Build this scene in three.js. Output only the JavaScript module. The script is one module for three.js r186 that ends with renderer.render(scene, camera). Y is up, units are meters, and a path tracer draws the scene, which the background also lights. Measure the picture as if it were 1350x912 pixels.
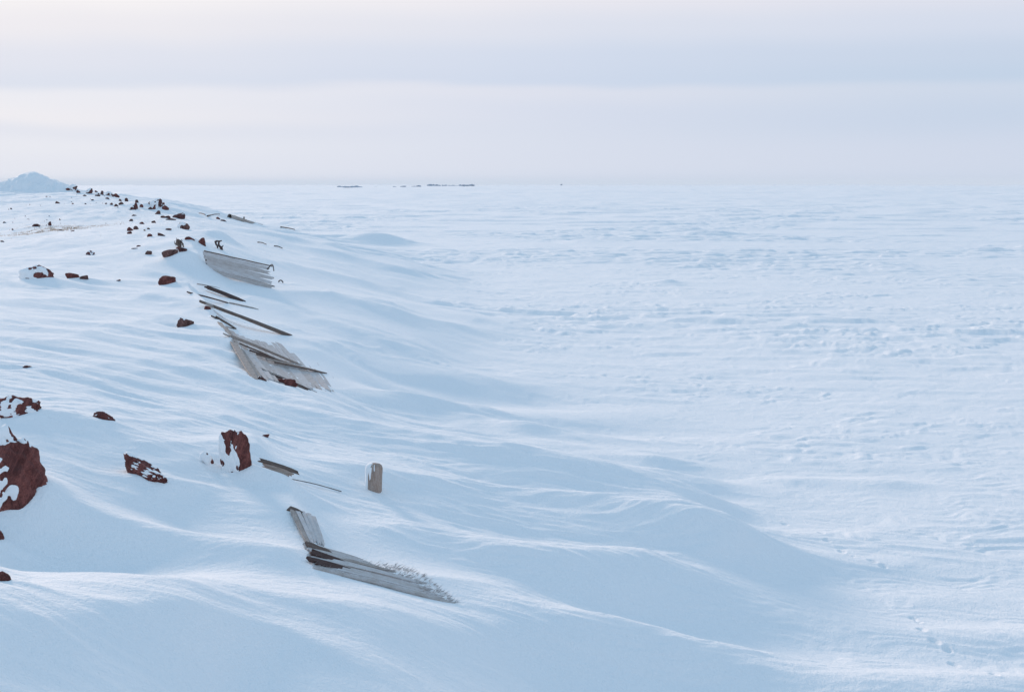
import * as THREE from 'three';
import { createNoise2D, createNoise3D } from 'simplex-noise';
import { mergeGeometries, mergeVertices } from 'three/addons/utils/BufferGeometryUtils.js';

// ---------------------------------------------------------------- camera, sky, sun, exposure
const scene = new THREE.Scene();
const camera = new THREE.PerspectiveCamera(30, 1350 / 912, 0.1, 20000);
camera.position.set(0, 9, 0);
camera.rotation.set(-Math.atan(220 / 1702), 0, 0);
const renderer = new THREE.WebGLRenderer({ antialias: true });
renderer.toneMapping = THREE.LinearToneMapping;
renderer.toneMappingExposure = 1;
renderer.shadowMap.enabled = true;

const SUN_AZ = -33 * Math.PI / 180, SUN_EL = 17 * Math.PI / 180;   // azimuth from straight ahead, minus is left
const sunDir = new THREE.Vector3(Math.sin(SUN_AZ) * Math.cos(SUN_EL), Math.sin(SUN_EL), -Math.cos(SUN_AZ) * Math.cos(SUN_EL));
{
  // hazy arctic sky: pale stratus bands low down, clear blue overhead, warm paleness towards the sun
  const W = 2048, H = 1024, px = new Float32Array(W * H * 4);
  const lin = c => c.map(v => { v /= 255; return v <= 0.04045 ? v / 12.92 : ((v + 0.055) / 1.055) ** 2.4; });
  const sunSide = [[-90, 222, 228, 240], [-0.3, 223, 229, 241], [0.5, 230, 232, 241], [1.4, 234, 235, 242], [2.0, 229, 231, 240], [2.6, 240, 238, 242], [3.65, 237, 237, 243], [3.95, 222, 227, 239], [5.0, 228, 230, 240], [6.3, 240, 237, 241], [7.7, 250, 246, 246], [14, 245, 244, 247], [30, 194, 212, 233], [90, 126, 181, 220]];
  const middle = [[-90, 209, 218, 235], [-0.3, 210, 219, 236], [0.6, 217, 223, 237], [1.6, 217, 223, 237], [3.0, 216, 222, 237], [3.95, 223, 226, 238], [4.15, 208, 218, 236], [5.3, 211, 220, 237], [6.4, 222, 226, 238], [7.8, 235, 233, 240], [14, 226, 230, 241], [30, 188, 209, 233], [90, 126, 181, 220]];
  const away = [[-90, 203, 215, 233], [-0.3, 204, 216, 234], [0.6, 208, 217, 234], [1.2, 208, 217, 234], [2.6, 200, 213, 232], [3.8, 205, 216, 233], [4.2, 195, 211, 231], [5.2, 200, 213, 232], [6.5, 212, 220, 236], [7.8, 222, 225, 237], [14, 212, 221, 237], [30, 182, 206, 232], [90, 126, 181, 220]];
  const at = (t, e) => { for (let i = 1; i < t.length; i++) if (e <= t[i][0]) { const a = t[i - 1], b = t[i], k = (e - a[0]) / (b[0] - a[0]); const s = k * k * (3 - 2 * k); return [1, 2, 3].map(c => a[c] + (b[c] - a[c]) * s); } return t[t.length - 1].slice(1); };
  for (let j = 0; j < H; j++) {
    const el = ((j + 0.5) / H - 0.5) * 180;
    for (let i = 0; i < W; i++) {
      const phi = ((i + 0.5) / W - 0.5) * 2 * Math.PI;               // atan2(z, x)
      const ph = phi, w1 = Math.sin(ph * 9 + 1.3 * Math.sin(ph * 4 + el * 0.3)) * 0.10 + Math.sin(ph * 23 + el * 0.9 + 2 * Math.sin(ph * 7)) * 0.07 + Math.sin(ph * 51 + el * 2.1 + Math.sin(ph * 17)) * 0.035;
      const e2 = el + w1 * THREE.MathUtils.smoothstep(el, 0.4, 2.5), A = lin(at(sunSide, e2)), B = lin(at(middle, e2)), C = lin(at(away, e2));
      const az = Math.atan2(Math.cos(phi), -Math.sin(phi));          // from -z, plus is right
      let d = Math.abs(az - SUN_AZ) * 180 / Math.PI; if (d > 180) d = 360 - d;
      // 11 deg: left edge of the view, 33 deg: its middle, 55 deg: right edge
      let c; const k1 = THREE.MathUtils.smoothstep(d, 9, 39), k2 = THREE.MathUtils.smoothstep(d, 29, 57);
      c = [0, 1, 2].map(n => { const m = A[n] + (B[n] - A[n]) * k1; return m + (C[n] - m) * k2; });
      const o = (j * W + i) * 4; px[o] = c[0]; px[o + 1] = c[1]; px[o + 2] = c[2]; px[o + 3] = 1;
    }
  }
  const sky = new THREE.DataTexture(px, W, H, THREE.RGBAFormat, THREE.FloatType);
  sky.mapping = THREE.EquirectangularReflectionMapping; sky.magFilter = THREE.LinearFilter; sky.wrapS = THREE.RepeatWrapping; sky.needsUpdate = true;
  scene.background = sky; scene.environment = sky;
}
const sun = new THREE.DirectionalLight(new THREE.Color().setRGB(1, 0.75, 0.60), 2.6);
sun.position.copy(sunDir).multiplyScalar(300); sun.castShadow = true; sun.shadow.radius = 24; sun.shadow.mapSize.set(4096, 4096);
Object.assign(sun.shadow.camera, { left: -160, right: 160, top: 160, bottom: -160, near: 1, far: 700 });
scene.add(sun, sun.target);
scene.fog = new THREE.FogExp2(new THREE.Color().setRGB(0.985, 0.99, 1), 0.00003);

// surveyed heights of the shore: [x, z, y] in metres
const HEIGHTS = [
  [-22.41,-88,5.73], [-34.13,-118,6.54], [-47.71,-150,7.18], [-69.83,-190,7.24], [-83.6,-195,7.42], [-26.93,-68,5.28], [-41.47,-105,5.71], [-59.11,-150,6.74], [-51.23,-100,5.28], [-20.35,-66,5],
  [-31.2,-96,5.43], [-26.26,-130,4.17], [-18.63,-92,3.97], [-14.53,-110,2.66], [6.48,-33,-0.27], [8.5,-26.6,-0.05], [-4.88,-11.79,4.15], [-3.27,-14.22,3.15], [0.28,-17.99,1.6], [4.05,-20.3,0.65],
  [-5.99,-11.22,4.9], [-5.59,-13.62,4.45], [-3.85,-14.85,3.62], [-1.82,-17.08,2.65], [-6.25,-15.71,3.95], [-7.45,-19.15,3.8], [-6.41,-20.25,3.5], [-10.03,-24.92,4.4], [-8.85,-24.49,4.3], [-10.18,-19.42,4.8],
  [-14.83,-28.55,4.9], [-7.43,-23.61,3.75], [-4.83,-18.72,3.1], [-4.01,-19.13,2.85], [-3.29,-20.47,2.55], [-4.22,-23.74,2.7], [-5.19,-25.79,2.95], [-2.99,-26.87,2.4], [-6.06,-23.7,3.15], [-7.42,-37.27,3.2],
  [-10.08,-44.83,3.5], [-13.75,-55.54,4], [-14.88,-63.25,4.5], [-16.76,-70.53,5.1], [-11.99,-29.94,4.7], [-17.02,-42.73,4.9], [-20.44,-39.6,5.2], [-11.19,-39.78,4], [-9.32,-29.82,4], [-7.91,-27.88,3.65],
  [-16.06,-49.98,4.5], [0.42,-28.2,1.5], [4.31,-30.84,1.1], [-1.45,-32.37,2], [-4.48,-33.35,2.5], [-1.86,-22.8,2.1], [1.66,-21.71,1.2], [6.07,-23.39,0.3], [-0.72,-21.41,1.85], [3.51,-25.67,0.75],
  [-7.39,-50.94,2.75], [-3.04,-68.57,1.2], [-5.71,-44.66,2.05], [-12.21,-75.43,3.1], [-7.42,-71.91,2.1], [-1.56,-47.71,1], [0.65,-43.52,0.65], [3.05,-40.7,0.2], [-3.92,-37.52,1.8], [-9.48,-65.6,2.9],
  [-40,-5,6.2], [0,12,7.6], [0,-1,7.2], [-12,0,6.2], [-30,14,6.8], [14,0,0.2], [12,-12,0.1], [17,12,0.4], [30,10,-1], [14,-20,-0.4],
  [13,-30,-0.7], [9.5,-45,-0.7], [7,-67,-0.8], [30,-40,-1], [-2,-110,-0.7], [-10,-165,-0.5], [-10,-230,-1], [-34,-215,-0.6], [-75,-250,-1.5], [-150,-290,-1.5],
  [-110,-200,7.5], [-130,-100,7.2], [-60,-60,5.7], [-30,-20,5.5], [-46,-190,5], [-38,-165,3], [40,-120,-1], [60,-300,-1], [-40,-400,-1.5], [0,-1000,-1.5],
  [-500,-800,-1.5], [600,-600,-1.5], [-200,0,7.5], [-200,-150,6.5], [0,200,7.5], [150,100,-1.5], [0,-6000,-1.5], [-4000,-4000,-1.5], [4000,-4000,-1.5], [-3000,2000,6],
  [3000,2000,-2],
];
// drift crests
const DRIFTS = [
  [[[-7,-14.52],[-6.39,-15.61],[-5.87,-15.9],[-5.12,-15.76],[-4.45,-15.64],[-3.85,-16.41],[-3.22,-16.95],[-2.35,-17.15]],0.25,0.77,1.7,0.05,0.4],
  [[[-5.18,-13.39],[-4.74,-14.13],[-3.6,-15.32],[-3.02,-15.82],[-1.75,-15.58],[-1.1,-15.59]],0.14,0.45,0.99],
  [[[-5.18,-12.97],[-4.76,-13.57],[-4.33,-14.34],[-3.97,-14.62]],0.07,0.4,0.49],
  [[[-4.25,-15.7],[-3.77,-16.49],[-2.91,-17.08],[-1.28,-18.27],[0.3,-19.87],[2.22,-20.75],[4.24,-21.3],[5.67,-21.28]],0.34,1.05,2.31,0.25,0.15],
  [[[-3.64,-22.45],[-3.13,-22.74],[-2.47,-23.04],[-1.69,-23.26],[-0.5,-23.54],[0.36,-23.65],[1.78,-24.27],[3.24,-24.48],[4.65,-24.34],[5.65,-24.08]],0.34,1.05,2.31],
  [[[-4.18,-18.36],[-3.32,-19.91],[-2.89,-20.23],[-2.02,-20.44],[-1.32,-20.67],[-0.45,-21.34],[1.15,-22.26]],0.18,0.55,1.21],
  [[[-5.74,-23.57],[-4.96,-24.49],[-4.42,-25.29],[-3.53,-26.32],[-2.86,-26.87],[-1.97,-27.24],[-0.59,-28.01],[0.42,-28.17],[2.04,-27.99],[3.66,-27.79],[5.38,-28.32],[7.09,-28.53]],0.34,1.05,2.31],
  [[[-7.19,-22.68],[-6.5,-24.17],[-5.66,-25.62],[-5.22,-26.77]],0.19,0.6,1.32],
  [[[-6.93,-20.85],[-6.36,-22.06],[-6.06,-23.44],[-4.92,-25.18]],0.18,0.55,1.21],
  [[[-6.62,-20.34],[-6.16,-21.32],[-5.73,-22.11],[-4.74,-22.76]],0.1,0.4,0.72],
  [[[-8.8,-24.65],[-7.96,-26.47],[-6.77,-28.39],[-6.11,-29.7],[-5.48,-30.07]],0.19,0.6,1.32],
  [[[-8.67,-23.63],[-7.16,-26.01],[-6.64,-27.83]],0.14,0.45,0.99],
  [[[-7.8,-30.93],[-6.16,-31.78],[-4.9,-32.18],[-3.94,-32.14],[-2.23,-32.41],[0.49,-32.61],[3.53,-31.75],[5.64,-32.87],[6.54,-31.41]],0.34,1.05,2.31,0.15,0.2],
  [[[-8.65,-34.23],[-7.25,-35.33],[-6.11,-35.99],[-5.29,-34.51],[-4.61,-32.84]],0.24,0.75,1.65],
  [[[2.71,-26.48],[3.59,-27.22],[4.63,-27.81]],0.14,0.45,0.99],
  [[[1.79,-24.41],[3.65,-25.92],[4.47,-26.82],[5.17,-27.63],[6.08,-27.69]],0.2,0.62,1.38],
  [[[5.79,-21.79],[6.62,-21.84],[7.47,-21.77]],0.14,0.45,0.99],
  [[[-17.39,-103.66],[-13.79,-105.79],[-9.73,-105.34],[-6.98,-104.92]],0.4,1.8,3.3],
  [[[-15.12,-68.63],[-13.65,-80.03],[-11.16,-85.4],[-7.57,-87.99],[-4.55,-85.64],[-2.59,-82.76]],0.4,1.7,3.3],
  [[[-12.26,-60.3],[-11.15,-60.64],[-9.14,-64.32],[-6.66,-68.34],[-4.74,-69.81]],0.29,1.1,2.4],
  [[[-9.1,-63.19],[-6.36,-65.25],[-2.86,-68.14],[-0.82,-69.59]],0.36,1.4,3],
  [[[-12.05,-57.59],[-7.86,-54.24],[-5.59,-53.89],[-3.1,-55],[-1.17,-56.22]],0.2,0.9,1.7],
  [[[-5.77,-41.29],[-2.92,-42.58],[-0.38,-42.12],[2.12,-41.69]],0.16,0.8,1.3],
  [[[-21.17,-104.72],[-17.92,-111.14],[-14.9,-123.87]],0.43,2,3.6],
  [[[-20.29,-51.07],[-17.9,-51.97],[-15.36,-54.88],[-14.28,-57.05]],0.1,0.7,0.85],
  [[[-16.58,-41.61],[-15.75,-44.87],[-14.05,-47.13],[-13.4,-51.62]],0.11,0.8,0.95],
  [[[-30.39,-76.79],[-25.51,-71.91],[-21.68,-73.21],[-20.49,-80.39]],0.14,1.5,1.2],
  [[[-21.53,-59.56],[-20.02,-64.91],[-17.61,-67.42],[-16.86,-70.58]],0.18,1,1.5,0.3,0.03],
  [[[-13.59,-34.01],[-12.41,-34.62],[-12.19,-40.01],[-11.65,-45.3],[-11.21,-48.61]],0.08,0.6,0.7,0.2,0.05],
  [[[-11.34,-28.26],[-10.51,-30.75],[-9.68,-35.08],[-8.76,-39.37]],0.1,0.6,0.85],
  [[[-9.9,-28.94],[-9.29,-32.9],[-7.65,-37.3]],0.07,0.4,0.6],
  [[[-24.32,-61.32],[-22.45,-62.14],[-21.13,-64.83]],0.11,0.9,0.9],
  [[[-1.8,-55.14],[2.83,-56.01],[5.85,-53.11]],0.08,0.8,0.8],
  [[[-17.29,-69.63],[-16.21,-66.02],[-15.21,-62.77],[-14.62,-61.19]],0.55,4.2,0.2,0.1,0.15],
  [[[-14.46,-56.16],[-12.71,-51.65],[-11.41,-48.13],[-9.92,-43.73],[-8.41,-38.81],[-7.72,-36.8]],0.62,3.3,0.22,0.1,0.2],
  [[[-5.44,-26.53],[-5.19,-25.67],[-4.96,-25.02]],0.32,1.8,0.35,0.1,0.3],
  [[[-4.38,-23.83],[-4.03,-22.86],[-3.72,-21.82],[-3.46,-20.82],[-3.24,-20.22]],0.32,2.1,0.35,0.1,0.2],
];
// low swells and scoops [x, z, rx, rz, rise]
const SWELLS = [
  [-7.59,-20.01,0.7,0.6,0.28], [-6.51,-17.78,1.5,1.9,-0.6], [-7.3,-18.75,0.7,0.7,-0.1], [-7.68,-20.77,0.6,0.9,0.1], [-4.98,-21.98,2.2,1.2,0.12], [-18.61,-176.28,5,3.5,1.5],
  [-23.57,-182.72,3,3,0.55], [10.8,-184.24,3,3,0.5], [11.31,-387.04,12,8,0.7], [31.88,-209.3,5,4,0.4], [10.88,-37.33,1.3,0.8,0.2], [8.7,-37.64,1.3,0.6,0.14],
  [4.55,-38.88,0.9,0.5,0.16], [13.48,-111.69,1.2,1.5,0.35], [-18.31,-80.06,1.3,1.2,0.5], [-32.17,-117.11,3,2.5,0.5], [-7.58,-24.09,1.2,1,0.12], [-6.22,-27.7,1.6,0.9,0.12],
  [-3.4,-26.99,0.8,0.5,0.15], [-16,-62.3,1,1,0.5],
];
const HEAPS = [
  [-61.35,-166.41,5.2,6,2.6],
];
// ground lying calm over the timber decks [x, z, radius]
const DECKS = [
  [-8.32,-43.15,2.6], [-7.11,-43.57,2.6], [-9.92,-47.92,2], [-3.67,-22.93,1], [-2.47,-20.87,1.6], [-1.65,-20.91,1.4], [-11.72,-52.94,2.5], [-13.74,-65.79,2],
];
// footprints on the ice [x, z, heading]
const PRINTS = [
  [7.05,-32.47,0.42,0.91], [7.67,-31.12,-0.07,1], [7.62,-30.36,0.15,0.99], [7.76,-29.46,0.19,0.98], [7.85,-29,0.76,0.65], [8.25,-28.66,0.49,0.87], [8.42,-28.36,-0.12,0.99], [7.99,-24.74,0.13,0.99],
  [8.02,-24.51,-0.24,0.97], [7.84,-23.77,0.11,0.99], [7.9,-23.22,0.44,0.9], [8.05,-22.91,-0.17,0.99], [7.93,-22.22,0.34,0.94], [8.19,-21.51,0.07,1], [8.22,-21.09,-0.05,1],
];
const ROCKS = [
  [-42.04,-119.95,0.42,0.21,0], [-56.4,-164.71,0.673,0.288,0], [-55.98,-165.18,1.349,0.674,2], [-50.06,-149.99,0.525,0.263,0],
  [-45.46,-138.1,0.403,0.161,0], [-48.86,-150.08,0.701,0.525,1], [-49.65,-155,0.362,0.181,0], [-45.84,-143.58,0.587,0.335,1],
  [-47.46,-150.34,0.439,0.439,0], [-46.59,-150.33,1.053,0.526,2], [-46,-150.97,0.705,0.441,0], [-40.59,-130.18,0.38,0.152,0],
  [-39.09,-129.48,0.302,0.227,0], [-38.53,-129.61,0.378,0.378,0], [-35.91,-116.2,0.272,0.204,0], [-35.21,-115.21,0.404,0.236,0],
  [-34.99,-116.09,0.475,0.237,0], [-37,-118.18,0.173,0.138,0], [-40.76,-126,0.294,0.11,0], [-39.54,-116.72,0.205,0.102,0],
  [-38.73,-117.78,0.206,0.083,0], [-34.34,-93.41,0.602,0.219,0], [-33.44,-93.64,0.274,0.329,0], [-39.11,-99.74,0.292,0.117,0],
  [-35.52,-92.04,0.162,0.108,0], [-30.31,-86.98,0.408,0.076,0], [-27.9,-82.12,0.24,0.072,0], [-30.9,-105.89,0.433,0.136,0],
  [-29.38,-99.83,0.35,0.175,0], [-22.79,-77.21,0.407,0.226,0], [-22.86,-78.62,0.322,0.23,0], [-21.92,-74.11,0.304,0.13,0],
  [-32.71,-111.5,0.782,0.424,1], [-33,-113.61,0.398,0.598,0], [-33.7,-116.57,0.34,0.272,0], [-32.72,-114.52,0.401,0.268,0],
  [-32.32,-115.74,0.27,0.203,0], [-31.79,-114.03,0.4,0.2,0], [-31.5,-114.06,0.267,0.267,0], [-30.67,-114.58,0.603,0.402,0],
  [-31.41,-116.89,0.273,0.205,0], [-31.58,-115.23,1.077,0.673,2], [-30.02,-109.7,0.513,0.321,0], [-28.27,-104.84,0.429,0.184,0],
  [-27.26,-105.91,1.239,0.403,1], [-27.91,-104.89,0.491,0.184,0], [-27.04,-102.72,0.841,0.132,0], [-21.46,-84.04,1.033,0.443,1],
  [-26.54,-95.87,0.337,0.18,0], [-24.91,-87.2,0.408,0.153,0], [-21.59,-76.8,0.18,0.09,0], [-21.68,-76.33,0.134,0.067,0],
  [-20.04,-71.54,0.293,0.168,0], [-19.69,-72.56,0.425,0.136,0], [-21.04,-79.29,0.371,0.116,0], [-19.2,-66.4,0.234,0.078,0],
  [-19.2,-65.7,0.347,0.05,0], [-18.09,-64.2,0.302,0.226,0], [-16.39,-61.78,0.798,0.308,0], [-15.81,-61.92,0.436,0.145,0],
  [-16.91,-65.34,0.307,0.115,0], [-16.49,-68.6,0.443,0.322,0], [-16.95,-68.02,0.518,0.159,0], [-26.78,-117.96,0.345,0.207,0],
  [-25.73,-115.39,0.54,0.135,0], [-18.73,-50.76,1.255,0.508,1], [-17.92,-52.42,0.555,0.216,0], [-17.36,-52.29,0.369,0.138,0],
  [-14.44,-53.91,0.73,0.349,0], [-10.69,-42.03,0.547,0.323,0], [-21.2,-64.82,0.457,0.228,1], [-16.33,-53.25,0.282,0.038,0],
  [-11.23,-29.55,0.193,0.049,0], [-29.99,-75.99,0.267,0.089,0], [-9.28,-23.83,0.938,0.398,1], [-7.87,-19.3,1.442,1.256,1],
  [-7.64,-18.5,0.291,0.201,0], [-5.77,-14.16,0.223,0.112,0], [-7.8,-24.23,0.434,0.145,0], [-6.36,-21.77,0.967,0.222,1],
  [-5.15,-23.65,0.568,0.71,1], [-5.72,-23.79,0.214,0.242,2], [-5.37,-27.64,0.182,0.053,0], [-6.99,-35.55,0.296,0.106,0],
  [-6.54,-36.91,0.703,0.198,0], [-11.09,-46.75,0.276,0.138,0],
];
const PLACES = [
  ["panel1",[[-16,-67.15],[-13.51,-72.49],[-14.16,-61.11],[-11.19,-62.72]]], ["panel2",[[-12.75,-50.9],[-11.14,-54.72],[-11.02,-46.33],[-9.79,-50.18]]], ["panel3",[[-10.18,-44.07],[-7.85,-48.2],[-8.82,-40.02],[-6.59,-45.3]]], ["panel4",[[-8.82,-40.02],[-6.63,-45.55],[-7.16,-35.14],[-5.56,-41.53]]],
  ["panel5",[[-3.84,-21.82],[-3.29,-22.46],[-3.37,-20.5],[-3,-21.12]]], ["panel6",[[-3.36,-20.35],[-2,-21.34],[-3.07,-19.28],[-0.83,-19.83]]], ["s1",[[-13.47,-56.61],[-11.46,-55.52]]], ["s2",[[-12.89,-51.11],[-12.03,-54.38]]],
  ["s2b",[[-12.03,-54.38],[-10.74,-54.32]]], ["s3",[[-11.42,-47.11],[-7.25,-50]]], ["s4",[[-10.52,-44.87],[-9.98,-47.82]]], ["s5",[[-9.09,-40.29],[-7.22,-44.26]]],
  ["s6",[[-7.81,-37.68],[-6.08,-38.87]]], ["s7",[[-4.85,-24.14],[-4.24,-23.83]]], ["s7rod",[[-4.34,-24.17],[-3.38,-24.97]]], ["s8",[[-3.35,-20.14],[-2.89,-20.3]]],
  ["s9",[[-3.22,-19.78],[-2.5,-20.09]]], ["s10",[[-3.14,-19.42],[-2.35,-19.84]]], ["s0",[[-3.92,-21.98],[-3.66,-21.93]]], ["l1",[[-14.02,-61.91],[-11.48,-62.25]]],
  ["l2",[[-14.1,-57.56],[-13.22,-58.29]]], ["post",[[-2.85,-25.5],[-3.27,-29.33]]], ["hook",[[-13.19,-69.88],[-13.06,-70.73]]], ["loop",[[-11.77,-64.91],[-11.69,-65.73]]],
  ["stump",[[-17.02,-65.96]]], ["drift",[[-15.88,-69.59]]], ["log",[[-39.78,-182.34],[-37.28,-193.6]]], ["grass",[[-31.82,-89.52]]],
  ["sticks",[[-42.22,-174.82],[-28.04,-118.4],[-27.13,-115.39],[-41.19,-182.48]]], ["line2",[[-19.34,-98.19],[-18.7,-98.41],[-18.23,-98.96],[-17.56,-98.79]]], ["line3",[[-34.7,-194.29],[-37.85,-225.22]]], ["ridge",[[-188.21,-1415.51],[-157.4,-1316.67],[-101.28,-1579.1],[-46.95,-1643.24],[68.23,-1800.31]]],
];
const TAILS = ROCKS.filter(r => Math.hypot(r[0], r[1]) < 66 && r[2] > 0.15).map(([x, z, w, h]) => [x, z - w * 0.15, w, Math.min(h, w)]);
// ---------------------------------------------------------------- the lie of the land
function mulberry(seed) { let a = seed >>> 0; return () => { a = (a + 0x6D2B79F5) | 0; let t = Math.imul(a ^ (a >>> 15), 1 | a); t = (t + Math.imul(t ^ (t >>> 7), 61 | t)) ^ t; return ((t ^ (t >>> 14)) >>> 0) / 4294967296; }; }
const noiseA = createNoise2D(mulberry(11)), noiseB = createNoise2D(mulberry(22)), noiseC = createNoise2D(mulberry(33));
const clamp = (x, a, b) => x < a ? a : x > b ? b : x;
const smooth = (a, b, x) => { const t = clamp((x - a) / (b - a), 0, 1); return t * t * (3 - 2 * t); };
const lerp = (a, b, t) => a + (b - a) * t;
const lnPolar = (x, z) => { const w = 15 - z; return [Math.atan2(x, w) * 2.2, Math.log(Math.max(1, Math.hypot(x, w)))]; };
// thin-plate surface through the surveyed heights
const tps = (() => {
  const P = HEIGHTS.map(([x, z, y]) => [...lnPolar(x, z), y]), n = P.length, N = n + 3;
  const U = r2 => r2 < 1e-12 ? 0 : r2 * Math.log(r2);
  const M = Array.from({ length: N }, () => new Float64Array(N + 1));
  for (let i = 0; i < n; i++) {
    for (let j = 0; j < n; j++) M[i][j] = U((P[i][0] - P[j][0]) ** 2 + (P[i][1] - P[j][1]) ** 2);
    M[i][i] += 0.0015;
    M[i][n] = M[n][i] = 1; M[i][n + 1] = M[n + 1][i] = P[i][0]; M[i][n + 2] = M[n + 2][i] = P[i][1]; M[i][N] = P[i][2];
  }
  for (let c = 0; c < N; c++) {
    let p = c; for (let r = c + 1; r < N; r++) if (Math.abs(M[r][c]) > Math.abs(M[p][c])) p = r;
    [M[c], M[p]] = [M[p], M[c]];
    for (let r = 0; r < N; r++) if (r !== c) { const f = M[r][c] / M[c][c]; if (f) for (let k = c; k <= N; k++) M[r][k] -= f * M[c][k]; }
  }
  const w = M.map((r, i) => r[N] / r[i]);
  return (x, z) => {
    const [a, b] = lnPolar(x, z); let s = w[n] + w[n + 1] * a + w[n + 2] * b;
    for (let i = 0; i < n; i++) { const da = a - P[i][0], db = b - P[i][1], r2 = da * da + db * db; if (r2 > 1e-12) s += w[i] * r2 * Math.log(r2); }
    return s;
  };
})();
const smax = (a, b, k) => { const h = clamp(0.5 + 0.5 * (a - b) / k, 0, 1); return lerp(b, a, h) + k * h * (1 - h); };
const fbm = (n, x, y, oct) => { let s = 0, a = 1, t = 0; for (let i = 0; i < oct; i++) { s += a * n(x, y); t += a; a *= 0.5; x = x * 2.03 + 7.1; y = y * 2.03 - 3.7; } return s / t; };
// drifts: [points [x, z], height, width on the right of travel, width on the left, end tapers]
const drifts = DRIFTS.map(([pts, A, wr, wl, t0 = 0.2, t1 = 0.25]) => {
  const C = (a, b, c, d, u) => 0.5 * (2 * b + (c - a) * u + (2 * a - 5 * b + 4 * c - d) * u * u + (3 * b - a - 3 * c + d) * u * u * u), P0 = pts; pts = [];
  for (let i = 0; i + 1 < P0.length; i++) { const a = P0[i - 1] ?? P0[i], b = P0[i], c = P0[i + 1], d = P0[i + 2] ?? c; for (let k = 0; k < 4; k++) pts.push([0, 1].map(n => C(a[n], b[n], c[n], d[n], k / 4))); }
  pts.push(P0[P0.length - 1]);
  let L = 0; const seg = [];
  for (let i = 0; i + 1 < pts.length; i++) { const [x0, z0] = pts[i], [x1, z1] = pts[i + 1], l = Math.hypot(x1 - x0, z1 - z0); seg.push([x0, z0, (x1 - x0) / l, (z1 - z0) / l, l, L]); L += l; }
  const m = 6 * Math.max(wr, wl), xs = pts.map(p => p[0]), zs = pts.map(p => p[1]);
  return { seg, L, A, wr, wl, t0, t1, x0: Math.min(...xs) - m, x1: Math.max(...xs) + m, z0: Math.min(...zs) - m, z1: Math.max(...zs) + m };
});
function driftHeight(x, z) {
  let s = 0; const X = x + 0.1 * noiseC(x * 0.3, z * 0.35), Z = z + 0.1 * noiseB(x * 0.3, z * 0.35);
  for (const d of drifts) {
    if (x < d.x0 || x > d.x1 || z < d.z0 || z > d.z1) continue;
    const e = 0.22 * Math.min(d.wr, d.wl); let top = 0;
    for (const [x0, z0, tx, tz, l, L0] of d.seg) {
      const px = X - x0, pz = Z - z0, u = clamp(px * tx + pz * tz, 0, l), qx = px - u * tx, qz = pz - u * tz, r = Math.sqrt(qx * qx + qz * qz);
      const w = lerp(d.wl, d.wr, 0.5 + 0.5 * clamp((tx * qz - tz * qx) / (r + 1e-6), -1, 1)); if (r > 5.8 * w) continue;
      const at = L0 + u, tau = at / d.L;
      const h = Math.exp(-(Math.sqrt(r * r + e * e) - e) / w) * (1 - smooth(2.5, 5.8, r / w)) * smooth(0, d.t0, tau) * (1 - smooth(1 - d.t1, 1, tau)) * (0.95 + 0.12 * noiseB(at * 0.16, d.L * 3.1));
      if (h > top) top = h;
    }
    s += d.A * top;
  }
  return s;
}
function landBase(x, z) { return tps(x, z); }
function groundBase(x, z) { const t = tps(x, z); return smax(t, 0, 1.1); }
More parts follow.
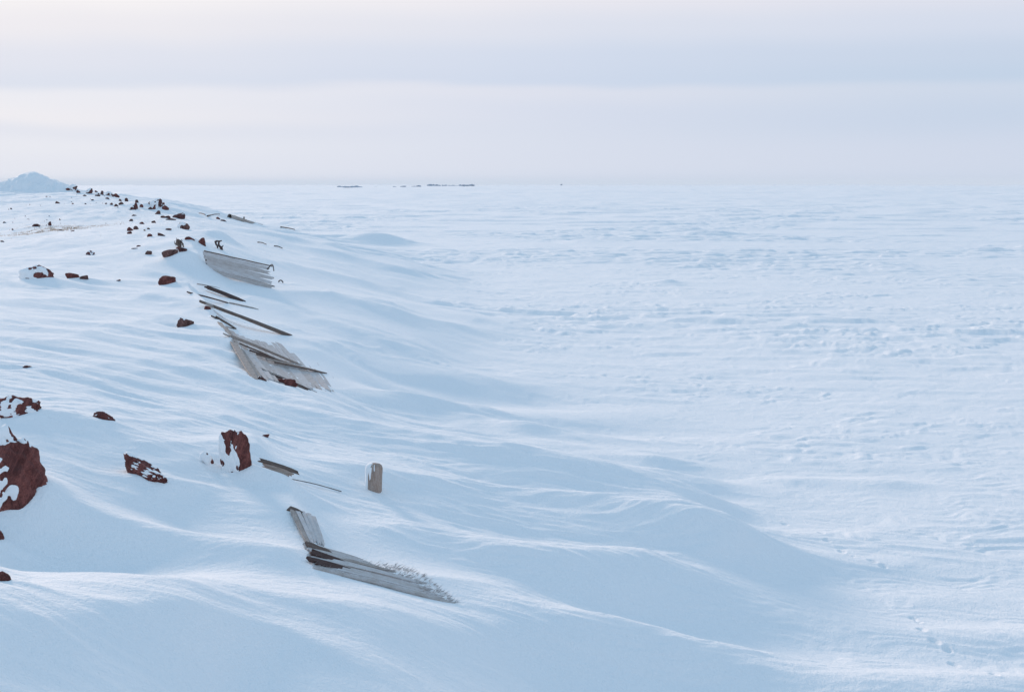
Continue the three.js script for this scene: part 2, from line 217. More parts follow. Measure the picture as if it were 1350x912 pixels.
function ground(x, z) {
  const dist = Math.hypot(x, z); let t = tps(x, z);
  if (t > -1 && t < 2.4 && dist < 300) { const k = 1 + 2 * smooth(40, 140, dist); t += 0.38 * k ** 0.5 * noiseA(x / (15 * k) + 8, (z + 0.15 * x) / (3.6 * k)) * smooth(-1, 0, t) * (1 - smooth(0.9, 2.4, t)); }
  const land = smooth(0.0, 1.1, t);
  let y = smax(t, 0, 1.1);
  if (dist < 420) y += driftHeight(x, z);
  for (const [cx, cz, rx, rz, a] of SWELLS) { const q = ((x - cx) / rx) ** 2 + ((z - cz) / rz) ** 2; if (q < 9) y += a * Math.exp(-q); }
  for (const [cx, cz, rx, rz, a] of HEAPS) { const q = Math.hypot((x - cx) / rx, (z - cz) / rz); const c = 1 - (Math.sqrt(q * q + 0.006) - 0.077) - (0.09 * noiseA(x * 0.5, z * 0.5) + 0.05 * noiseB(x * 1.4, z * 1.4)) * (0.3 + q); y += a * smax(c, 0, 0.22); }
  if (land > 0 && dist < 420) {
    // wind-combed streaks running off the land towards the ice
    const wx = x + 0.8 * noiseC(x * 0.11, z * 0.13), wz = z + 0.10 * x + 0.55 * noiseC(x * 0.16 + 9, z * 0.2);
    const far = smooth(30, 130, dist), s1 = lerp(1, 2.4, far);
    const mod = 0.45 + 0.75 * smooth(-0.4, 0.6, noiseB(x * 0.07 + 3, z * 0.09));
    const calm = lerp(0.35, 1, smooth(18, 45, dist)), still = lerp(0.4, 1, smooth(14, 26, dist));
    let n = 0.11 * calm * s1 * fbm(noiseA, wx / (6.5 * s1), wz / (1.9 * s1), 2);
    const rg = 1 - Math.abs(noiseB(wx / (7.5 * s1), wz / (1.55 * s1)));
    n += 0.075 * calm * s1 * rg * rg * mod;
    const rf = 1 - Math.abs(noiseC(wx / 3.6 + 40, wz / 0.5));
    n += still * 0.016 * rf * rf * mod * (1 + far) + still * 0.010 * noiseA(wx / 1.3, wz / 0.24) * mod;
    if (dist < 60) n += (1 - smooth(35, 60, dist)) * still * (0.007 * noiseB(wx / 0.55, wz / 0.13) + 0.012 * noiseC(wx / 1.1, wz / 0.34) * mod);
    if (dist > 34) n += 0.06 * smooth(34, 60, dist) * noiseB(x / 1.9 + 5, z / 1.1) * smooth(4.2, 5.6, t);
    for (const [cx, cz, r] of DECKS) { const q = Math.hypot(x - cx, z - cz) / r; if (q < 1.4) n *= 1 - 0.75 * (1 - smooth(0.7, 1.4, q)); }
    y += land * n;
  }
  if (land < 1) {
    const ice = 1 - land;
    const near = 1 - smooth(90, 200, dist), mid = 1 - smooth(300, 700, dist);
    const rough = smooth(-0.25, 0.65, noiseA(x / 19 + 2, z / 13) + 0.55 * noiseB(x / 6.5, z / 4.2));
    const wx = x + 0.9 * noiseC(x * 0.35, z * 0.4), wz = z + 0.5 * noiseC(x * 0.3 + 5, z * 0.5) - 0.12 * x;
    let n = 0.05 * noiseB(wx / 9, wz / 5);
    if (near > 0) {
      const s = noiseA(wx / 2.6, wz / 0.75);
      n += near * rough * lerp(0.45, 1, smooth(25, 80, dist)) * (0.07 * smooth(0.0, 0.5, s) + 0.042 * fbm(noiseC, wx / 1.3, wz / 0.42, 2));
      n += near * 0.014 * noiseC(wx / 0.9, wz / 0.4);
    }
    if (mid > 0) {
      const rough2 = smooth(-0.3, 0.6, noiseB(x / 60 + 7, z / 48));
      const s2 = noiseB(wx / 13 + 3, wz / 4.2), s3 = noiseC(wx / 6.2, wz / 2.1);
      n += mid * (0.04 + 0.13 * smooth(40, 110, dist)) * rough2 * smooth(0.2, 0.6, s2) + mid * smooth(40, 90, dist) * 0.15 * (0.3 + 0.7 * rough2) * smooth(-0.1, 0.5, s3);
    }
    const s4 = noiseA(x / 34 + 1, z / 15);
    n += smooth(110, 320, dist) * 0.42 * smooth(0.15, 0.7, s4) + smooth(300, 900, dist) * 0.8 * smooth(0.1, 0.7, noiseC(x / 95, z / 50));
    y += ice * n;
  }
  if (dist < 75) for (const [rx, rz, w, h] of TAILS) {
    // snow scoured on the windward side of a rock and trailing off behind it
    const dx = (x - rx) / w, dz = (z - rz) / w; if (dx < -2.2 || dx > 5 || dz < -2 || dz > 2) continue;
    y += h * (0.34 * Math.exp(-dz * dz * 5) * smooth(-0.2, 0.5, dx) * (1 - smooth(0.6, 4.6, dx)) - 0.22 * Math.exp(-5 * (dx + 0.75) ** 2 - dz * dz * 2.2));
  }
  if (dist < 60) for (const [fx, fz, c, s] of PRINTS) {
    const dx = x - fx, dz = z - fz; if (dx * dx + dz * dz > 0.25) continue;
    const a = (dx * c + dz * s) / 0.14, b = (-dx * s + dz * c) / 0.07, q = a * a + b * b;
    y += -0.042 * (1 - smooth(0.3, 1.3, q)) + 0.008 * Math.exp(-((q - 2) ** 2));
  }
  return y;
}
// ---------------------------------------------------------------- snow ground: shore and sea ice, one sheet to the horizon
function grainTexture(size, seed, cells, gain, lo = 0) {
  const rnd = mulberry(seed), g = new Float32Array(size * size);
  for (const [n, a] of cells) {
    const k = Float32Array.from({ length: n * n }, () => rnd());
    for (let j = 0; j < size; j++) for (let i = 0; i < size; i++) {
      const x = i / size * n, y = j / size * n, x0 = x | 0, y0 = y | 0, fx = x - x0, fy = y - y0, sx = fx * fx * (3 - 2 * fx), sy = fy * fy * (3 - 2 * fy), x1 = (x0 + 1) % n, y1 = (y0 + 1) % n;
      g[j * size + i] += a * lerp(lerp(k[y0 * n + x0], k[y0 * n + x1], sx), lerp(k[y1 * n + x0], k[y1 * n + x1], sx), sy);
    }
  }
  let mn = 1e9, mx = -1e9; for (const v of g) { if (v < mn) mn = v; if (v > mx) mx = v; }
  return g.map(v => lo + gain * (v - mn) / (mx - mn));
}
function grey(g, size) {
  const d = new Uint8Array(size * size * 4); for (let i = 0; i < g.length; i++) { const v = clamp(g[i], 0, 1) * 255; d[i * 4] = d[i * 4 + 1] = d[i * 4 + 2] = v; d[i * 4 + 3] = 255; }
  const t = new THREE.DataTexture(d, size, size); t.wrapS = t.wrapT = THREE.RepeatWrapping; t.magFilter = THREE.LinearFilter; t.minFilter = THREE.LinearMipmapLinearFilter; t.generateMipmaps = true; t.needsUpdate = true; return t;
}
const snowBump = grey(grainTexture(512, 5, [[32, 1], [80, 0.8], [200, 0.7], [512, 0.5]], 1), 512);
const M = {};
M.snow = new THREE.MeshStandardMaterial({ color: new THREE.Color().setRGB(0.87, 0.89, 0.905), roughness: 0.92, bumpMap: snowBump, bumpScale: 0.018 });
{
  const angles = [], radii = [];
  const D = Math.PI / 180;
  for (let a = -180; a < -60; a += 6) angles.push(a * D);
  for (let a = -60; a < -26; a += 0.5) angles.push(a * D);
  for (let a = -26; a < 24; a += 0.058) angles.push(a * D);
  for (let a = 24; a < 60; a += 0.5) angles.push(a * D);
  for (let a = 60; a <= 180.01; a += 6) angles.push(Math.min(a, 180) * D);
  for (let d = -14.5; d < 5; d += 0.5) radii.push(15 + d);
  for (let d = 5; d < 1900;) { radii.push(15 + d); d += d < 22 ? 0.04 : d < 70 ? 0.04 * (d / 22) ** 2 : Math.max(0.4, 0.45 * (d / 210) ** 1.9); }
  const nc = angles.length, nr = radii.length, pos = new Float32Array(nc * nr * 3), uv = new Float32Array(nc * nr * 2), idx = new Uint32Array((nc - 1) * (nr - 1) * 6);
  let k = 0, q = 0;
  for (let j = 0; j < nr; j++) for (let i = 0; i < nc; i++) {
    const x = Math.sin(angles[i]) * radii[j], z = 15 - Math.cos(angles[i]) * radii[j];
    pos[k * 3] = x; pos[k * 3 + 1] = ground(x, z); pos[k * 3 + 2] = z; uv[k * 2] = x / 3; uv[k * 2 + 1] = z / 3; k++;
  }
  k = 0;
  for (let j = 0; j + 1 < nr; j++) for (let i = 0; i + 1 < nc; i++) { const a = j * nc + i, b = a + 1, c = a + nc, d = c + 1; idx[k++] = a; idx[k++] = b; idx[k++] = d; idx[k++] = a; idx[k++] = d; idx[k++] = c; }
  const g = new THREE.BufferGeometry(); g.setAttribute('position', new THREE.BufferAttribute(pos, 3)); g.setAttribute('uv', new THREE.BufferAttribute(uv, 2)); g.setIndex(new THREE.BufferAttribute(idx, 1)); g.computeVertexNormals();
  const nrm = g.attributes.normal; if (nrm.getY((nr >> 1) * nc + (nc >> 1)) < 0) { for (let i = 0; i < idx.length; i += 3) { const t = idx[i + 1]; idx[i + 1] = idx[i + 2]; idx[i + 2] = t; } g.computeVertexNormals(); }
  const m = new THREE.Mesh(g, M.snow); m.name = 'snow_ground'; m.userData = { kind: 'structure', label: 'wind-combed snow on the shore running out into the frozen sea', category: 'snow' }; m.castShadow = m.receiveShadow = true; scene.add(m);
}
// rocks that stand out, by their place in ROCKS
const ROCK_STYLES = {
  44: { label: 'flat-topped dark slab rock under a long snow cap on the far crest', flat: 1, amount: 0.45 },
  47: { label: 'wide dark rock split by snow patches just below the slab rock', amount: 0.3 },
  57: { label: 'small dark slab rock standing on edge left of the flat dark rock', tilt: -0.6 },
  58: { label: 'flat dark rock with a straight top, behind the bright drift', flat: 1 },
  59: { label: 'thin dark rock tapering off the end of the flat dark rock', flat: 1 },
  61: { label: 'blocky dark rock uphill of the holed driftwood' },
  65: { label: 'rock whose one half is white with snow and other half bare, on the open slope', amount: 0.12, lean: [-1.1, 0.35, 0.2], thick: 0.1 },
  66: { label: 'larger of two low dark rocks lying end to end on the open slope', flat: 1 },
  67: { label: 'smaller of two low dark rocks lying end to end on the open slope', flat: 1 },
  68: { label: 'humped dark brown rock alone on the slope left of the plank wall', lift: 0.05 },
  69: { label: 'bare wedge-shaped brown rock beside the bright drift at the deck', lift: 0.05, tilt: 0.35 },
  70: { label: 'small dark rock with snow on top, alone above the half-white rock' , amount: 0.35 },
  71: { label: 'sliver of dark rock barely showing beside the two low rocks' },
  72: { label: 'tiny dark rock tip barely showing on the smooth slope above the boulders' },
  73: { label: 'tiny dark rock tip on the slope above the half-white rock' },
  74: { label: 'low red-brown boulder banded with snow, behind the large boulder', name: 'boulder', amount: 0.5, freq: 4, thick: 0.06, lean: [0.0, 0.55, 0.4], flat: 0 },
  75: { label: 'large dark red boulder plastered with patches of blown snow', name: 'boulder', amount: 0.22, thick: 0.025, lean: [-0.9, 0.5, 0.1], freq: 3.2, lift: -0.08, yaw: 0.2, seed: 205 },
  76: { label: 'dark red stone in the hollow below the large boulder' },
  77: { label: 'dark red stone low in the hollow, just behind the foreground drift' },
  78: { label: 'low dark pointed rock alone on the smooth slope behind the slanting slab' },
  79: { label: 'slanting brown rock slab with a white snow patch in its middle', tilt: -0.36, amount: 0.62, flat: 1, lift: 0.0, thick: 0.08 },
  80: { label: 'upright brown rock with a snow hollow, standing above the splayed planks', amount: 0.34, lean: [-0.9, 0.1, 0.35], thick: 0.06, lift: 0.12, freq: 3.4 },
  81: { label: 'small stone almost wholly plastered with snow beside the upright rock', amount: 0.0 },
  82: { label: 'small dark rock tip on the drift behind the upright rock', flat: 1 },
  83: { label: 'small reddish stone at the lower edge of the plank deck' },
  84: { label: 'long reddish stone under the lowest boards of the plank deck', flat: 1 },
  85: { label: 'brown stone under the head of the long timber' },
};
// ---------------------------------------------------------------- helpers
const taken = {};
const numbered = n => { const k = taken[n] = (taken[n] ?? -1) + 1; return k ? `${n}_${String(k).padStart(3, '0')}` : n; };
function mesh(name, geo, mat, parent) { const m = new THREE.Mesh(geo, mat); m.name = name; m.castShadow = m.receiveShadow = true; parent.add(m); return m; }
function thing(name, label, category, [x, y, z] = [0, 0, 0], group) { const o = new THREE.Group(); o.name = numbered(name); o.position.set(x, y, z); o.userData = { label, category }; if (group) o.userData.group = group; scene.add(o); return o; }
const place = Object.fromEntries(PLACES);
const noise3 = createNoise3D(mulberry(77));

// materials: weathered wood, frosted wood, reddish rock, iron, dry grass
function colourTexture(size, fn) { const d = new Uint8Array(size * size * 4); for (let j = 0; j < size; j++) for (let i = 0; i < size; i++) { const c = fn(i / size, j / size, j * size + i), o = (j * size + i) * 4; d[o] = c[0]; d[o + 1] = c[1]; d[o + 2] = c[2]; d[o + 3] = 255; } const t = new THREE.DataTexture(d, size, size); t.colorSpace = THREE.SRGBColorSpace; t.wrapS = t.wrapT = THREE.RepeatWrapping; t.magFilter = THREE.LinearFilter; t.minFilter = THREE.LinearMipmapLinearFilter; t.generateMipmaps = true; t.needsUpdate = true; return t; }
const S = 256, fine = grainTexture(S, 91, [[64, 1], [128, 1], [256, 1]], 1), coarse = grainTexture(S, 92, [[6, 1], [14, 0.7], [40, 0.5]], 1);
const streak = (u, v) => 0.5 + 0.5 * fbm(noiseA, u * 3.1, v * 34, 3);
const woodMap = (lo, hi, frost) => colourTexture(S, (u, v, k) => { const t = clamp(streak(u, v) * 0.8 + 0.2 * fine[k], 0, 1), f = frost > 0 ? clamp(frost + 0.35 * (coarse[k] - 0.5) + 0.5 * (fine[k] - 0.5), 0, 1) : 0; return [0, 1, 2].map(c => lerp(lerp(lo[c], hi[c], t), [212, 213, 216][c], f)); });
const woodBump = grey(Float32Array.from({ length: S * S }, (_, k) => streak((k % S) / S, Math.floor(k / S) / S)), S);
M.wood = new THREE.MeshStandardMaterial({ map: woodMap([62, 50, 46], [150, 134, 124], 0), roughness: 0.95, bumpMap: woodBump, bumpScale: 0.006 });
M.greyWood = new THREE.MeshStandardMaterial({ map: woodMap([104, 92, 84], [176, 162, 150], 0.3), roughness: 0.95, bumpMap: woodBump, bumpScale: 0.006 });
M.frostWood = new THREE.MeshStandardMaterial({ map: woodMap([126, 112, 103], [188, 176, 166], 0.72), roughness: 0.95, bumpMap: woodBump, bumpScale: 0.006 });
M.frosty = [M.frostWood, new THREE.MeshStandardMaterial({ map: woodMap([112, 99, 90], [180, 166, 155], 0.56), roughness: 0.95, bumpMap: woodBump, bumpScale: 0.006 }), new THREE.MeshStandardMaterial({ map: woodMap([120, 106, 96], [184, 170, 159], 0.64), roughness: 0.95, bumpMap: woodBump, bumpScale: 0.006 })];
M.paleWood = new THREE.MeshStandardMaterial({ map: woodMap([116, 98, 88], [196, 174, 160], 0.1), roughness: 0.95, bumpMap: woodBump, bumpScale: 0.006 });
M.darkWood = new THREE.MeshStandardMaterial({ map: woodMap([48, 34, 33], [108, 86, 80], 0), roughness: 0.95, bumpMap: woodBump, bumpScale: 0.006 });
const rockBump = grey(grainTexture(256, 44, [[10, 1], [30, 0.8], [90, 0.6], [256, 0.4]], 1), 256);
const rockTint = (a, b, seed) => { const g = grainTexture(256, seed, [[5, 1], [16, 0.8], [60, 0.7], [200, 0.6]], 1); return colourTexture(256, (u, v, k) => { const t = smooth(0.15, 0.85, g[k]); return [0, 1, 2].map(c => lerp(a[c], b[c], t)); }); };
M.rock = [[[76, 38, 36], [134, 80, 73], 51], [[60, 36, 36], [118, 78, 75], 52], [[70, 46, 43], [126, 93, 87], 53]].map(([a, b, s]) => new THREE.MeshStandardMaterial({ map: rockTint(a, b, s), roughness: 0.93, bumpMap: rockBump, bumpScale: 0.02 }));
M.cap = new THREE.MeshStandardMaterial({ color: M.snow.color, roughness: 0.92 });
M.iron = new THREE.MeshStandardMaterial({ color: new THREE.Color().setRGB(0.06, 0.04, 0.035), roughness: 0.8, metalness: 0.3 });
M.ice = new THREE.MeshStandardMaterial({ map: rockTint([140, 148, 162], [204, 212, 224], 54), roughness: 0.8 });

// ---------------------------------------------------------------- rocks
function rockGeometry(w, h, dp, seed, detail, flat = 0) {
  const rnd = mulberry(seed * 7919 + 13), planes = [];
  for (let i = 0; i < 8; i++) { const a = rnd() * 6.283, e = (rnd() - 0.4) * 1.9, n = new THREE.Vector3(Math.cos(a) * Math.cos(e), Math.sin(e), Math.sin(a) * Math.cos(e)); planes.push([n, 0.45 + 0.42 * rnd()]); }
  if (flat) planes.push([new THREE.Vector3((rnd() - 0.5) * 0.3, 1, (rnd() - 0.5) * 0.3).normalize(), 0.55]);
  let g = new THREE.IcosahedronGeometry(1, detail); g.deleteAttribute('normal'); g.deleteAttribute('uv'); g = mergeVertices(g, 1e-4);
  const p = g.attributes.position, v = new THREE.Vector3(), uv = new Float32Array(p.count * 2);
  for (let i = 0; i < p.count; i++) {
    v.fromBufferAttribute(p, i).normalize(); let r = 1;
    for (const [n, d] of planes) { const c = v.dot(n); if (c > 0.05) r = Math.min(r, d / c); }
    r *= 1 + 0.07 * noise3(v.x * 2 + seed, v.y * 2, v.z * 2) + 0.05 * noise3(v.x * 5, v.y * 5 + seed, v.z * 5) + (detail > 8 ? 0.022 * noise3(v.x * 13, v.y * 13, v.z * 13 + seed) : 0);
    v.multiplyScalar(r); p.setXYZ(i, v.x, v.y, v.z);
    uv[i * 2] = (v.x * w + 0.4 * v.z * dp) / 0.9 + seed * 0.37; uv[i * 2 + 1] = (v.y * h + 0.6 * v.z * dp) / 0.9;
  }
  { const b = new THREE.Box3().setFromBufferAttribute(p), c = b.getCenter(new THREE.Vector3()), z = b.getSize(new THREE.Vector3()); for (let i = 0; i < p.count; i++) p.setXYZ(i, (p.getX(i) - c.x) / z.x * w * 1.05, (p.getY(i) - b.min.y) / z.y * h * 1.75 - h * 0.75, (p.getZ(i) - c.z) / z.z * dp); }
  g.setAttribute('uv', new THREE.BufferAttribute(uv, 2)); g.computeVertexNormals(); return g;
}
function capGeometry(src, seed, amount, thick, lean = [-0.5, 0.8, 0.1], freq = 3) {   // snow lying and blown on to a rock
  const g = src.clone(), p = g.attributes.position, n = g.attributes.normal, bb = new THREE.Box3().setFromBufferAttribute(p), sz = bb.getSize(new THREE.Vector3());
  const k = freq / Math.max(sz.x, sz.y, sz.z);
  for (let i = 0; i < p.count; i++) {
    const nx = n.getX(i), ny = n.getY(i), nz = n.getZ(i), x = p.getX(i), y = p.getY(i), z = p.getZ(i);
    const f = 0.75 * (nx * lean[0] + ny * lean[1] + nz * lean[2]) + 0.55 * noise3(x * k + seed, y * k, z * k) + 0.11 * noise3(x * k * 3, y * k * 3 + seed, z * k * 3) - amount;
    const o = clamp(f * 2.2, -1, 1) * thick; p.setXYZ(i, x + nx * o, y + ny * o, z + nz * o);
  }
  g.computeVertexNormals(); return g;
}
ROCKS.forEach(([x, z, w, h, snow], i) => {
  const dist = Math.hypot(x, z), dp = Math.min(w * 0.75, Math.max(h * 1.1, w * 0.4)), rnd = mulberry(900 + i), big = w * 1702 / dist > 24;
  const s = ROCK_STYLES[i] ?? {}, cz = z - dp * 0.3, cx = x + x / dist * dp * 0.3;
  let label, group, name = 'rock';
  if (s.label) label = s.label;
  else if (x < -34 && z > -112) { label = 'small dark stone beside the straw-coloured grass patch'; group = 'stones by the dry grass'; }
  else {
    const k = h / w, shape = snow === 2 ? 'snow-smothered' : snow ? 'half snow-plastered' : k < 0.38 ? 'thin sliver-like dark' : k < 0.62 ? 'squat dark' : 'steep-sided dark';
    const where = x < -42 ? 'in the rubble beside the snow cone' : dist > 128 ? 'on the crest between the snow cone and the slab rock' : dist > 92 ? 'in the crest rubble around the flat-topped slab rock' : 'on the slope uphill of the root stump and plank wall';
    label = `${shape} rock ${where}`; group = `${shape} rocks ${where}`;
  }
  if (s.name) name = s.name;
  const t = thing(name, label, s.name === 'boulder' ? 'boulder' : 'rock', [cx, ground(cx, cz) - h * 0.05, cz], group);
  const g = rockGeometry(w, h, dp, s.seed ?? i + 1, big ? (w * 1702 / dist > 50 ? 26 : 12) : 5, s.flat ?? 0);
  const body = mesh('stone', g, M.rock[dist < 30 ? 0 : Math.floor(rnd() * 3)], t);
  t.rotation.set((rnd() - 0.5) * 0.4, s.yaw ?? (rnd() - 0.5) * 0.9, s.tilt ?? (rnd() - 0.5) * 0.5);
  if (s.lift) t.position.y += s.lift * h;
  if (snow) mesh('snow_cap', capGeometry(g, i, s.amount ?? (snow === 2 ? -0.05 : 0.32), Math.max(0.02, Math.min(w, h) * (s.thick ?? 0.06)), s.lean, s.freq), M.cap, t);
  else if (dist < 48) mesh('snow_cap', capGeometry(g, i, 0.8, 0.012), M.cap, t);
});

// ---------------------------------------------------------------- timber
function boardGeometry(len, w, t, seed, bend = 0) {   // length along x, starting at x = 0; thickness y, width z; broken ends
  const rnd = mulberry(seed * 31 + 5), g = new THREE.BoxGeometry(len, t, w, 5, 1, 2), p = g.attributes.position, uv = g.attributes.uv, off = rnd() * 4;
  const rag = {}; const rg = (x, z, y) => rag[`${x}${z}${y}`] ??= (rnd() - 0.5);
  for (let i = 0; i < p.count; i++) {
    let x = p.getX(i) / len + 0.5, y = p.getY(i), z = p.getZ(i);
    const e = x < 0.01 ? -1 : x > 0.99 ? 1 : 0, zz = Math.round(z / w * 2);
    let X = x * len; if (e) X += rg(e, zz, 0) * w * 1.1;
    if (e > 0) { z *= 0.72; }
    y += bend * Math.sin(x * Math.PI) + 0.25 * t * rg(Math.round(x * 5), 'w', 0); z += 0.1 * w * rg(Math.round(x * 5), 'z', 1);
    p.setXYZ(i, X, y, z); uv.setXY(i, X / 0.8 + off, (z + y) / 0.45 + off * 2.3);
  }
  g.computeVertexNormals(); return g;
}
const v3 = (x, y, z) => new THREE.Vector3(x, y, z);
function board(parent, name, a, b, w, t, mat, seed, up, bend = 0) {   // from a to b, wide face turned to up
  const d = b.clone().sub(a), len = d.length(); d.normalize();
  const zax = d.clone().cross(up).normalize(), yax = zax.clone().cross(d).normalize();
  const m = mesh(name, boardGeometry(len, w, t, seed, bend), mat, parent);
  m.matrixAutoUpdate = true; m.quaternion.setFromRotationMatrix(new THREE.Matrix4().makeBasis(d, yax, zax)); m.position.copy(a).sub(parent.position);
  return m;
}
const on = ([x, z], lift = 0) => v3(x, ground(x, z) + lift, z);
const mix = ([x0, z0], [x1, z1], t) => [lerp(x0, x1, t), lerp(z0, z1, t)];
const UP = v3(0, 1, 0);

const tube = (pts, r0, r1, seg = 24, rad = 7) => { const c = new THREE.CatmullRomCurve3(pts), g = new THREE.TubeGeometry(c, seg, 1, rad), p = g.attributes.position, n = g.attributes.normal; for (let i = 0; i < p.count; i++) { const k = Math.floor(i / (rad + 1)) / seg, r = lerp(r0, r1, k) * (1 + 0.18 * noise3(p.getX(i) * 9, k * 6, p.getZ(i) * 9)); p.setXYZ(i, p.getX(i) - n.getX(i) * (1 - r), p.getY(i) - n.getY(i) * (1 - r), p.getZ(i) - n.getZ(i) * (1 - r)); } const uv = g.attributes.uv; for (let i = 0; i < uv.count; i++) uv.setXY(i, uv.getX(i) * 2, uv.getY(i) * 0.5); g.computeVertexNormals(); return g; };
{ // the upright plank wall with its left end clear of the snow
  const top0 = v3(-14.8, 5.56, -62), top1 = v3(-11.5, 4.84, -61.6), bot0 = v3(-14.55, 4.6, -61.75), bot1 = v3(-11.35, 3.75, -61.35), rnd = mulberry(61);
  const t = thing('plank_wall', 'pale frosted plank wall with a sharp upright end, half buried in a drift', 'wall', bot0.toArray());
  const N = 5, nrm = top1.clone().sub(top0).cross(bot0.clone().sub(top0)).normalize(); if (nrm.z < 0) nrm.negate();
  for (let i = 0; i < N; i++) {
    const f = (i + 0.5) / N, p = top0.clone().lerp(bot0, f), q = top1.clone().lerp(bot1, f), w = top0.distanceTo(bot0) / N * 0.93;
    p.addScaledVector(nrm, (rnd() - 0.5) * 0.03); q.lerp(p, 0.06 * rnd());
    board(t, 'plank', p, q, w, 0.04, M.frosty[i % 3], 610 + i, nrm);
  }
  board(t, 'end_post', top0.clone().addScaledVector(nrm, -0.05).add(v3(0, 0.04, 0)), bot0.clone().addScaledVector(nrm, -0.05), 0.08, 0.06, M.wood, 620, nrm);
  board(t, 'top_rail', top0.clone().add(v3(0, 0.03, 0)), top1.clone().add(v3(0.05, 0.03, 0)), 0.07, 0.05, M.wood, 621, UP);
  const hook = mesh('bracket', tube([v3(-0.2, -0.12, 0.08), v3(-0.08, 0.02, 0.08), v3(0.02, 0.12, 0.08), v3(0.06, 0.12, 0.08), v3(0.1, 0.04, 0.08), v3(0.13, -0.2, 0.08)], 0.024, 0.022), M.iron, t); hook.position.copy(top1).sub(t.position); hook.userData.label = 'bent iron bracket shaped like an inverted V';
}
function one(name, label, category, geo, mat, at, group) { const m = new THREE.Mesh(geo, mat); m.name = numbered(name); m.position.copy(at); m.castShadow = m.receiveShadow = true; m.userData = { label, category }; if (group) m.userData.group = group; scene.add(m); return m; }
{
  const c = on(place.loop[0], -0.05);
  one('iron_loop', 'small dark iron loop sticking out of the snow below the plank wall', 'loop', tube([v3(0, 0, 0), v3(0.02, 0.11, 0), v3(0.1, 0.15, 0), v3(0.19, 0.1, 0), v3(0.22, 0.02, 0)], 0.03, 0.03), M.iron, c);
}
function fallen(name, label, key, n, step, w, t, mat, seed, lift0 = 0.06, lift1 = -0.03, group) {   // boards lying down the slope, ragged upper ends
  const [a, b] = place[key], o = on(a), g = thing(name, label, 'planks', o.toArray(), group), rnd = mulberry(seed);
  const d = v3(b[0] - a[0], 0, b[1] - a[1]), L = d.length(); d.normalize(); const side = v3(-d.z, 0, d.x); if (side.z < 0) side.negate();
  for (let i = 0; i < n; i++) {
    const s0 = step[0] * i + (rnd() - 0.3) * 0.12, s1 = L * (1 - 0.4 * rnd() * (n > 1)) + step[0] * i * 0.3, off = step[1] * i;
    const p = [a[0] + d.x * s0 + side.x * off, a[1] + d.z * s0 + side.z * off], q = [a[0] + d.x * s1 + side.x * off * 0.8, a[1] + d.z * s1 + side.z * off * 0.8];
    board(g, 'plank', on(p, lift0 * (0.7 + 0.6 * rnd())), on(q, lift1), w * (0.8 + 0.4 * rnd()), t, mat[Math.floor(rnd() * mat.length)], seed * 10 + i, v3(side.x * 0.45, 1, side.z * 0.45).normalize(), 0.015);
  }
  return g;
}
fallen('fallen_plank', 'short dark plank with a forked upper end lying below the plank wall', 's1', 2, [0.12, 0.1], 0.16, 0.06, [M.darkWood], 71, 0.16, -0.02);
fallen('thin_batten', 'thin dark batten with its tip jutting out of the drift', 's2', 1, [0, 0], 0.07, 0.05, [M.darkWood], 72, 0.1, 0.02);
fallen('thin_batten', 'faint narrow batten just breaking the snow further down from the jutting tip', 's2b', 1, [0, 0], 0.06, 0.04, [M.greyWood], 73, 0.03, 0.0);
fallen('long_timber', 'long dark timber running far down the slope above the plank deck', 's3', 3, [0.2, 0.08], 0.11, 0.06, [M.darkWood, M.wood, M.greyWood], 74, 0.15, -0.02);
fallen('low_board', 'dark lower board lying at the foot of the plank wall', 'l1', 2, [0.25, 0.12], 0.12, 0.05, [M.wood, M.greyWood], 75, 0.05, 0.0);
fallen('thin_batten', 'faint batten in the snow between the plank wall and the forked plank', 'l2', 1, [0, 0], 0.05, 0.03, [M.greyWood], 76, 0.03, -0.01);

{ // the sloping deck: boards parallel to the crest, three courses, with loose boards shoved over it
  const o = on(place.panel3[0]), g = thing('plank_deck', 'broad sloping deck of weathered boards showing through a dusting of snow', 'deck', o.toArray()), rnd = mulberry(81);
  const course = (key, n, seed) => { const [tl, tr, bl, br] = place[key]; for (let i = 0; i < n; i++) { const s = (i + 0.5) / n, p = mix(tl, tr, s), q = mix(bl, br, s), e = 0.04 + 0.1 * rnd(), f = 1 + 0.06 * rnd(); const P = mix(p, q, e * 0.5), Q = mix(p, q, f); const w = Math.hypot(tr[0] - tl[0], tr[1] - tl[1]) / n; board(g, 'board', on(P, 0.03 * rnd() - 0.012 - 0.07 * s * s), on(Q, 0.03 * rnd() - 0.012 - 0.05 * s * s), w * (0.55 + 0.25 * rnd()), 0.05, i < 2 ? M.greyWood : M.frosty[Math.floor(rnd() * 3)], seed + i, v3(0.3, 1, 0).normalize()); } };
  course('panel3', 17, 8100); course('panel4', 19, 8200);
}
fallen('board_edge', 'single dark board edge along the top of the snow-dusted deck', 's4', 2, [0.2, 0.1], 0.1, 0.05, [M.wood], 82, 0.09, 0.01);
fallen('board_stack', 'fan of dark parallel boards with stepped ends across the middle of the deck', 's5', 7, [0.2, 0.17], 0.07, 0.04, [M.wood, M.darkWood, M.greyWood], 83, 0.1, 0.0);
fallen('board_stack', 'ragged stepped boards above reddish stones at the lower edge of the deck', 's6', 7, [0.14, 0.11], 0.055, 0.035, [M.wood, M.greyWood, M.darkWood], 84, 0.1, 0.0);
